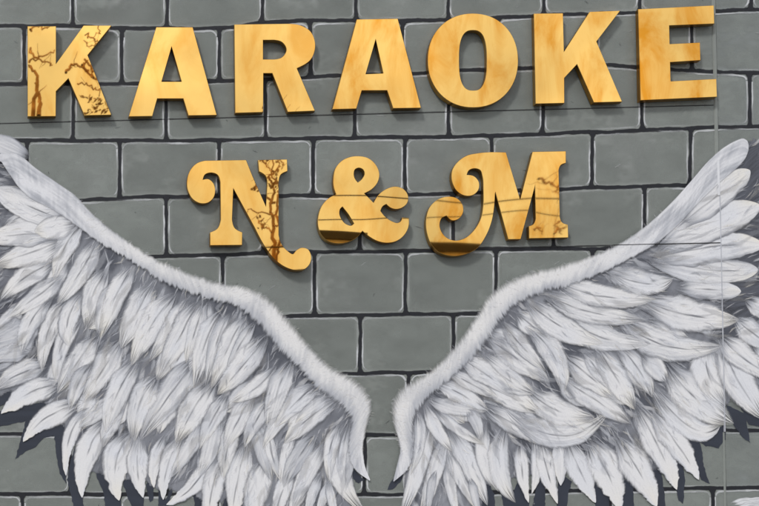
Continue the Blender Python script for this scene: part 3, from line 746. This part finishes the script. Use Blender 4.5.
k1 = [(27.5, 26), (56, 26), (56, 63.6), (83.6, 25.3), (111.6, 25.3), (87.7, 55), (111.4, 114.8), (84.4, 115.4), (68.4, 78.4), (56, 91.2), (55.8, 116.2), (27.6, 116.4)]
a1 = [(156.3, 26.8), (192.8, 26.8), (216.8, 115.2), (188.4, 115.6), (183.3, 98.6), (157.2, 98.6), (152.3, 116.2), (128.6, 116.6)]
r1 = [(234.4, 24.1), (286, 23.4), (300, 24.8, 0), (310.5, 31, 0), (315.4, 44, 0), (311.5, 58.5, 0), (297, 68.2), (315, 110.8), (287.7, 112), (272.3, 73.2), (263.5, 73.2), (263.2, 112.2), (235.2, 113)]
r1h = [(263.2, 39.9), (274, 39.8), (282, 42, 0), (286.5, 49.6, 0), (282, 57, 0), (274, 59.1), (263.2, 59.1)]
a2 = [(357, 18.9), (398, 18.2), (421, 108), (393, 108.4), (387.1, 90.4), (361.8, 90.5), (356.3, 108.8), (332.3, 109.4)]
k2 = [(534.1, 13.1), (563.3, 12.7), (564, 51.6), (590.1, 11.3), (620.6, 10.2), (596.7, 41.3), (622, 101.8), (593.6, 102.6), (577, 64.3), (564.3, 78), (564.3, 103.2), (535.5, 103.9)]
e1 = [(638.6, 8.6), (714.3, 4.8), (714.7, 23.4), (669.6, 25.2), (669.9, 43.7), (700.2, 42.2), (700.6, 60.2), (670.2, 62.2), (670.6, 81.2), (716.3, 78.8), (716.8, 97), (640.3, 100.5)]
nn = c1([(80, 63), (210, 61), (230, 112), (272, 210), (276, 150), (271, 112, 0), (251, 98), (248, 61), (340, 59), (341, 97), (320, 108, 0), (313, 132), (312, 300), (320, 328, 0), (338, 350, 0), (357, 361, 0), (367, 350, 0), (384, 341, 0), (404, 346, 0), (414, 366, 0), (411, 390, 0), (394, 409, 0), (365, 413, 0), (330, 402, 0), (300, 380, 0), (270, 341, 0), (236, 278), (169, 152), (165, 250), (173, 278, 0), (197, 292), (196, 333), (95, 334), (95, 292), (118, 280, 0), (129, 252), (128, 132), (118, 108, 0), (99, 102, 0), (80, 108, 0), (73, 124), (90, 122, 0), (106, 135, 0), (112, 156, 0), (105, 184, 0), (88, 198, 0), (66, 200, 0), (40, 186, 0), (25, 158, 0), (23, 125, 0), (34, 92, 0), (55, 71, 0)], 180, 140, 3.1625)
am = c1([(300, 30, 0), (345, 40, 0), (384, 74, 0), (402, 120, 0), (394, 162, 0), (370, 193, 0), (326, 219), (373, 266), (402, 222, 0), (440, 195, 0), (485, 184, 0), (524, 197, 0), (547, 230, 0), (544, 266, 0), (520, 290, 0), (482, 299, 0), (455, 290, 0), (437, 274), (420, 284, 0), (408, 308), (430, 335, 0), (468, 361, 0), (494, 368, 0), (512, 358, 0), (518, 340), (551, 343), (551, 382, 0), (530, 428, 0), (490, 460, 0), (440, 470, 0), (390, 460, 0), (345, 434, 0), (316, 410), (290, 440, 0), (250, 463, 0), (190, 473, 0), (140, 460, 0), (105, 425, 0), (91, 380, 0), (94, 328, 0), (112, 280, 0), (150, 240, 0), (182, 224), (171, 190, 0), (169, 140, 0), (180, 92, 0), (210, 55, 0), (255, 34, 0)], 300, 150, 5.06)
amh1 = c1([(297, 90, 0), (318, 98, 0), (327, 120, 0), (317, 142, 0), (293, 163), (278, 143, 0), (273, 120, 0), (279, 98, 0)], 300, 150, 5.06)
amh2 = c1([(215, 287), (245, 325), (273, 372), (262, 381, 0), (235, 375, 0), (211, 350, 0), (200, 320, 0), (204, 298, 0)], 300, 150, 5.06)
mm = [(506, 152.2), (520.2, 199.6), (532.8, 151.6), (566, 151), (566, 163), (561, 165, 0), (558.8, 170), (560, 217), (562, 222, 0), (568, 224.5), (568.4, 237.6), (529.2, 238.4), (529, 226), (534, 223.6, 0), (535.8, 219), (535, 184), (520.8, 239.2), (508.2, 239.4), (495.2, 191.5), (494.4, 206, 0), (491.6, 222, 0), (486, 236, 0), (477, 248.4, 0), (466, 254, 0), (452, 256, 0), (439.5, 252.5, 0), (431, 244, 0), (426.6, 231, 0), (426.4, 218, 0), (430, 207, 0), (437.4, 199.6, 0), (447.4, 196.4, 0), (457.4, 198.4, 0), (463, 205.6, 0), (463, 213, 0), (458.4, 219, 0), (452, 220.4, 0), (446.6, 215.8), (442, 218, 0), (439.8, 224, 0), (441.6, 231.6, 0), (447.4, 238, 0), (455, 240.4, 0), (465, 238, 0), (474, 230.4, 0), (480.8, 219, 0), (483.2, 206, 0), (483.4, 190, 0), (482.6, 177, 0), (480, 170, 0), (474.6, 168.4, 0), (469, 170.4, 0), (467, 174.6), (474, 176, 0), (479, 182, 0), (478.6, 189.6, 0), (472.6, 195.2, 0), (464, 195.4, 0), (456, 190, 0), (452, 181, 0), (452.2, 171, 0), (458, 161.6, 0), (467, 155.4, 0), (478, 153, 0)]
T = R(1)
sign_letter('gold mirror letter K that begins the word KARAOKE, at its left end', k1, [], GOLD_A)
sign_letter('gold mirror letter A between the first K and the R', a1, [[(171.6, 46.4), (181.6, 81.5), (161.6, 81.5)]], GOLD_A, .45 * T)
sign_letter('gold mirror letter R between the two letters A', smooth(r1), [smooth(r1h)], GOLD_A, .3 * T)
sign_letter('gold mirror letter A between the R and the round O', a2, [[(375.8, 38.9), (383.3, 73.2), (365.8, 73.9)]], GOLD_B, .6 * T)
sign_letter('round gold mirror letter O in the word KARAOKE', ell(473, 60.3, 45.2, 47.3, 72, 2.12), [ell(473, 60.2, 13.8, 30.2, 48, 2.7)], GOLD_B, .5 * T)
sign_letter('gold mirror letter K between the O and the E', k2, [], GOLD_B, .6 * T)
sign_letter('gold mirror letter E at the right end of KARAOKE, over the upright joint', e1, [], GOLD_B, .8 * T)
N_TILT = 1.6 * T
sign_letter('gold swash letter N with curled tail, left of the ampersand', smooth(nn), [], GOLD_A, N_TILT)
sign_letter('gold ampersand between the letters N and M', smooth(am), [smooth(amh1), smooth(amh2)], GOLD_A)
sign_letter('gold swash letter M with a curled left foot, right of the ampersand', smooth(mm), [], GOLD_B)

# ------------------------------------------------------------------ across the street: what the mirror letters look at
def seen(px, py, dist, tilt=0.0):
    """world point at distance dist in front of the wall that the letter at photo pixel (px,py) mirrors"""
    x, z = WX(px), WZ(py)
    vx, vy, vz = (x - CAMX) / D, 1.0, (z - CAMZ) / D
    n = Vector((0, -1, -math.tan(-tilt))).normalized() if tilt else Vector((0, -1, 0))
    n = Vector((0, -1, math.tan(tilt))).normalized()
    d = Vector((vx, vy, vz)); r = d - 2 * d.dot(n) * n; s_ = dist / -r.y
    return Vector((x + r.x * s_, -dist, z + r.z * s_))
def tube(v, f, pts, rad, n=7):
    pts = [Vector(p) for p in pts]; b0 = len(v)
    for i, p in enumerate(pts):
        t = (pts[min(i + 1, len(pts) - 1)] - pts[max(i - 1, 0)]).normalized()
        a = t.cross(Vector((0, 1, .13))).normalized(); b = t.cross(a)
        for k in range(n):
            an = 2 * math.pi * k / n; q = p + (a * math.cos(an) + b * math.sin(an)) * rad[i]; v.append(tuple(q))
    for i in range(len(pts) - 1):
        for k in range(n):
            j = (k + 1) % n; f.append((b0 + i * n + k, b0 + i * n + j, b0 + (i + 1) * n + j, b0 + (i + 1) * n + k))
M_BARK = mat_plain('bark', (.42, .22, .09), .9, .35, 9)
M_LEAF = mat_plain('dry leaves', (.26, .14, .05), .8, .5, 5)
M_PAVE = mat_plain('pavement', (.24, .235, .225), .9, .15, 2)
M_ROAD = mat_plain('asphalt', (.055, .055, .056), .9, .2, 3)
M_BWALL = mat_plain('cream render', (.88, .68, .42), .9, .2, 2)
M_ROOF = mat_plain('dark roof', (.04, .03, .025), .8, .3, 6)

def wob(pts, amp, n=6):
    out = []
    for i in range(len(pts) - 1):
        for t in np.linspace(0, 1, n, endpoint=False):
            p = pts[i].lerp(pts[i + 1], t); p = p + Vector((rng.normal(0, amp), rng.normal(0, amp * 2), rng.normal(0, amp))); out.append(p)
    return out + [pts[-1]]
def tree(label, trunk_px, branches, leaves, dist, tilt, r0):
    tp = [seen(x, y, dist, tilt) for x, y in trunk_px]
    foot = Vector((tp[0].x + .3, -dist, 0.1))
    root = tag(empty('street_tree', foot), label, 'tree')
    v, f = [], []
    pts = [foot, foot.lerp(tp[0], .5) + Vector((.08, .1, 0))] + tp
    pts = wob(pts, .012, 4); tube(v, f, pts, list(np.linspace(r0 * 1.25, r0 * .35, len(pts))), 9)
    link_mesh('trunk', v, f, M_BARK, root, smooth=True)
    v, f = [], []
    for b in branches:
        q = [seen(x, y, dist + rng.uniform(-.6, .6), tilt) for x, y in b[0]]
        q = wob(q, .012, 5); tube(v, f, q, list(np.linspace(b[1] * 1.1, b[1] * .55, len(q))), 6)
        for k in range(3):                        # twigs
            s_ = q[rng.randint(len(q) // 3, len(q))]; e = s_ + Vector((rng.normal(0, .10), rng.normal(0, .3), rng.uniform(-.05, .16)))
            tube(v, f, wob([s_, e], .008, 4), list(np.linspace(b[1] * .3, .002, 5)), 5)
    link_mesh('branches', v, f, M_BARK, root, smooth=True)
    if leaves:
        v, f = [], []
        for cx, cy, sx, sy, n in leaves:
            for k in range(n):
                c = seen(cx + rng.normal(0, sx), cy + rng.normal(0, sy), dist + rng.normal(0, .4), tilt); a = Vector(rng.normal(0, 1, 3)).normalized(); b = a.cross(Vector(rng.normal(0, 1, 3))).normalized()
                l = rng.uniform(.02, .045); b0 = len(v)
                v += [tuple(c - a * l), tuple(c + b * l * .5), tuple(c + a * l), tuple(c - b * l * .5)]; f.append((b0, b0 + 1, b0 + 2, b0 + 3))
        link_mesh('leaves', v, f, M_LEAF, root)
    return root
tree('nearly bare brown tree across the street, mirrored in the first gold K', [(36, 135), (33, 118), (36, 95), (37, 80), (32, 68), (29, 66)],
     [([(29, 50), (34, 57), (42, 63), (52, 66)], .014), ([(28, 62), (40, 58), (54, 52)], .013), ([(29, 31), (36, 28), (44, 31), (50, 27)], .013),
      ([(67, 74), (72, 68), (82, 66), (88, 62)], .018), ([(82, 66), (88, 72), (92, 80), (97, 80)], .018), ([(86, 62), (92, 74), (100, 76)], .014),
      ([(85, 36), (92, 40), (96, 46), (88, 48), (84, 42)], .009), ([(78, 85), (86, 86), (92, 90), (100, 88), (98, 96)], .01), ([(96, 26), (98, 36), (90, 40)], .007), ([(40, 118), (39, 100), (35, 84)], .03)],
     [(98, 104, 6, 3.5, 34), (82, 98, 4, 3, 8), (104, 110, 4, 2.5, 22), (90, 112, 5, 2, 10)], 12, 0, .036)
tree('bare forked tree across the street, mirrored in the gold N', [(274, 262), (272, 240), (273, 220), (270, 205), (273, 190), (275, 182), (272, 160)],
     [([(273, 218), (262, 214), (246, 211)], .012), ([(274, 228), (282, 222), (278, 218)], .012), ([(272, 205), (264, 196), (256, 188), (254, 184)], .018),
      ([(270, 232), (262, 228), (256, 224), (263, 220)], .012), ([(273, 186), (268, 178), (276, 172), (280, 166), (276, 162)], .014), ([(260, 156), (265, 165), (272, 172)], .012),
      ([(276, 160), (284, 164), (282, 170)], .008), ([(278, 250), (284, 244), (280, 238)], .012), ([(270, 248), (264, 262)], .013), ([(276, 262), (279, 240), (277, 215), (277, 200), (279, 190), (277, 178)], .02)],
     [(272, 186, 3, 2.5, 34), (264, 158, 2.5, 3, 22), (275, 174, 3, 2, 12), (254, 190, 2, 2, 14), (258, 226, 6, 5, 8)], 12, N_TILT, .028)
tree('slender bare tree across the street, mirrored in the gold M', [(545, 262), (552, 240), (556, 205), (555, 195)],
     [([(538, 180), (542, 184), (550, 186), (556, 192)], .016), ([(556, 186), (553, 194), (558, 196)], .009), ([(558, 222), (553, 226), (560, 231), (566, 228)], .009), ([(531, 232), (536, 228), (540, 236)], .01), ([(553, 236), (557, 230), (561, 236)], .012)], [], 12, 0, .008)
# service cables over the street
def cable(label, pts, r):
    a = pts[0]; b = pts[-1]; d = (b - a).normalized()
    full = [a - d * 14] + pts + [b + d * 14]
    v, f = [], []; q = []
    for i in range(len(full) - 1):
        for t in np.linspace(0, 1, 8, endpoint=False): q.append(full[i].lerp(full[i + 1], t))
    q.append(full[-1]); tube(v, f, q, [r] * len(q), 6)
    root = link_mesh('overhead_cable', v, f, M_ROOF); tag(root, label, 'cable', None); return root
cable('upper black service cable over the street, mirrored across the gold ampersand and M', [seen(337, 197.5, 10), seen(364, 197, 10), seen(482, 205, 10), seen(530, 200, 10)], .008)
cable('lower thin black cable over the street, mirrored in the gold M', [seen(440, 219, 9.4), seen(503, 214, 9.4), seen(526, 212, 9.4), seen(560, 217.5, 9.4)], .006)
# low house with two roof ridges
bld = tag(empty('house', (seen(400, 253, 13).x, -16, .1)), 'low cream house across the street, mirrored at the foot of the gold ampersand', 'house')
def house_wing(x0, x1, y0, y1, ze, zr):
    xm = (x0 + x1) / 2; b = .1
    v = [(x0, y0, b), (x1, y0, b), (x1, y1, b), (x0, y1, b), (x0, y0, ze), (x1, y0, ze), (x1, y1, ze), (x0, y1, ze)]
    link_mesh('house_wall', v, [(0, 1, 5, 4), (1, 2, 6, 5), (2, 3, 7, 6), (3, 0, 4, 7)], M_BWALL, bld)
    o = .08; ym = (y0 + y1) / 2
    v = [(x0 - o, y0 + o, ze), (x1 + o, y0 + o, ze - .06), (x1 + o, y1 - o, ze), (x0 - o, y1 - o, ze), (x0 - o, ym, zr + .08), (x1 + o, ym, zr),
         (x0 - o, y0 + o, ze + .12), (x1 + o, y0 + o, ze + .06)]
    link_mesh('roof', v, [(0, 1, 7, 6), (6, 7, 5, 4), (3, 4, 5, 2), (6, 4, 3, 0), (7, 1, 2, 5), (0, 3, 2, 1)], M_ROOF, bld)
pa_, pb_ = seen(300, 232, 13), seen(361, 231, 13); house_wing(pa_.x, pb_.x - .02, -13, -17, pa_.z - .10, pa_.z - .02)
pa_, pb_ = seen(418, 244, 13), seen(490, 243, 13); house_wing(pa_.x + .1, pb_.x, -13, -17, pa_.z - .12, pa_.z - .02)

# ground
def sheet(name, x0, x1, y0, y1, z, mat):
    return tag(link_mesh(name, [(x0, y0, z), (x1, y0, z), (x1, y1, z), (x0, y1, z)], [(0, 1, 2, 3)], mat), kind='structure')
sheet('ground', -300, 300, -300, 300, -.02, M_PAVE)
sheet('road', -120, 120, -10.5, -4.6, -.012, M_ROAD)
def slab(name, x0, x1, y0, y1, z0, z1, mat):
    v = [(x, y, z) for z in (z0, z1) for y in (y0, y1) for x in (x0, x1)]
    return tag(link_mesh(name, v, [(0, 2, 3, 1), (4, 5, 7, 6), (0, 1, 5, 4), (2, 6, 7, 3), (0, 4, 6, 2), (1, 3, 7, 5)], mat), kind='structure')
slab('pavement', -120, 120, -4.6, -.0, -.015, -.003, M_PAVE)
slab('far_pavement', -120, 120, -12.9, -10.5, -.015, .1, M_PAVE)

# ------------------------------------------------------------------ light, sky, camera
ELEV, AZ = 50, 0
sun_dir = Vector((-.52, -.62, .72)).normalized()          # towards the sun: high, to the left and in front of the wall
w = bpy.data.worlds.new('World'); SC.world = w; w.use_nodes = True
nt = w.node_tree; bg = nt.nodes['Background']
sky = N(nt, 'ShaderNodeTexSky', sky_type='NISHITA'); sky.sun_disc = False
sky.sun_elevation = math.asin(sun_dir.z); sky.sun_rotation = math.atan2(sun_dir.x, sun_dir.y)
tc = N(nt, 'ShaderNodeTexCoord'); cl = N(nt, 'ShaderNodeTexNoise'); cl.inputs['Scale'].default_value = 7; cl.inputs['Detail'].default_value = 5; cl.inputs['Distortion'].default_value = .5
nt.links.new(tc.outputs['Generated'], cl.inputs['Vector'])
cr = ramp(nt, [(.25, (6.2, 6.4, 6.9)), (.5, (9.4, 9.5, 9.7)), (.68, (13, 13, 13))]); nt.links.new(cl.outputs['Fac'], cr.inputs[0])
mx = N(nt, 'ShaderNodeMix', data_type='RGBA'); mx.inputs[0].default_value = .9
nt.links.new(sky.outputs[0], mx.inputs[6]); nt.links.new(cr.outputs[0], mx.inputs[7]); nt.links.new(mx.outputs[2], bg.inputs['Color'])
bg.inputs['Strength'].default_value = .11
sl = bpy.data.lights.new('sun', 'SUN'); sl.energy = 2.0; sl.angle = R(8); sl.color = (1, .97, .92)
so = bpy.data.objects.new('sun', sl); COL.objects.link(so); so.rotation_euler = sun_dir.to_track_quat('Z', 'Y').to_euler()

cam = bpy.data.cameras.new('camera'); co = bpy.data.objects.new('camera', cam); COL.objects.link(co)
co.location = (CAMX, -D, CAMZ); co.rotation_euler = (R(90), 0, 0)
wd_ = 759 * S; cam.sensor_width = 36; cam.lens = 36 * D / wd_
cam.shift_x = (0 - CAMX) / wd_; cam.shift_y = (ZC - CAMZ) / wd_
cam.clip_start = .05; cam.clip_end = 800
SC.camera = co
vs = SC.view_settings; vs.view_transform = 'Standard'; vs.look = 'None'; vs.exposure = 0; vs.gamma = 1; vs.use_curve_mapping = False
SC.cycles.transparent_max_bounces = 64
SC.cycles.max_bounces = 8
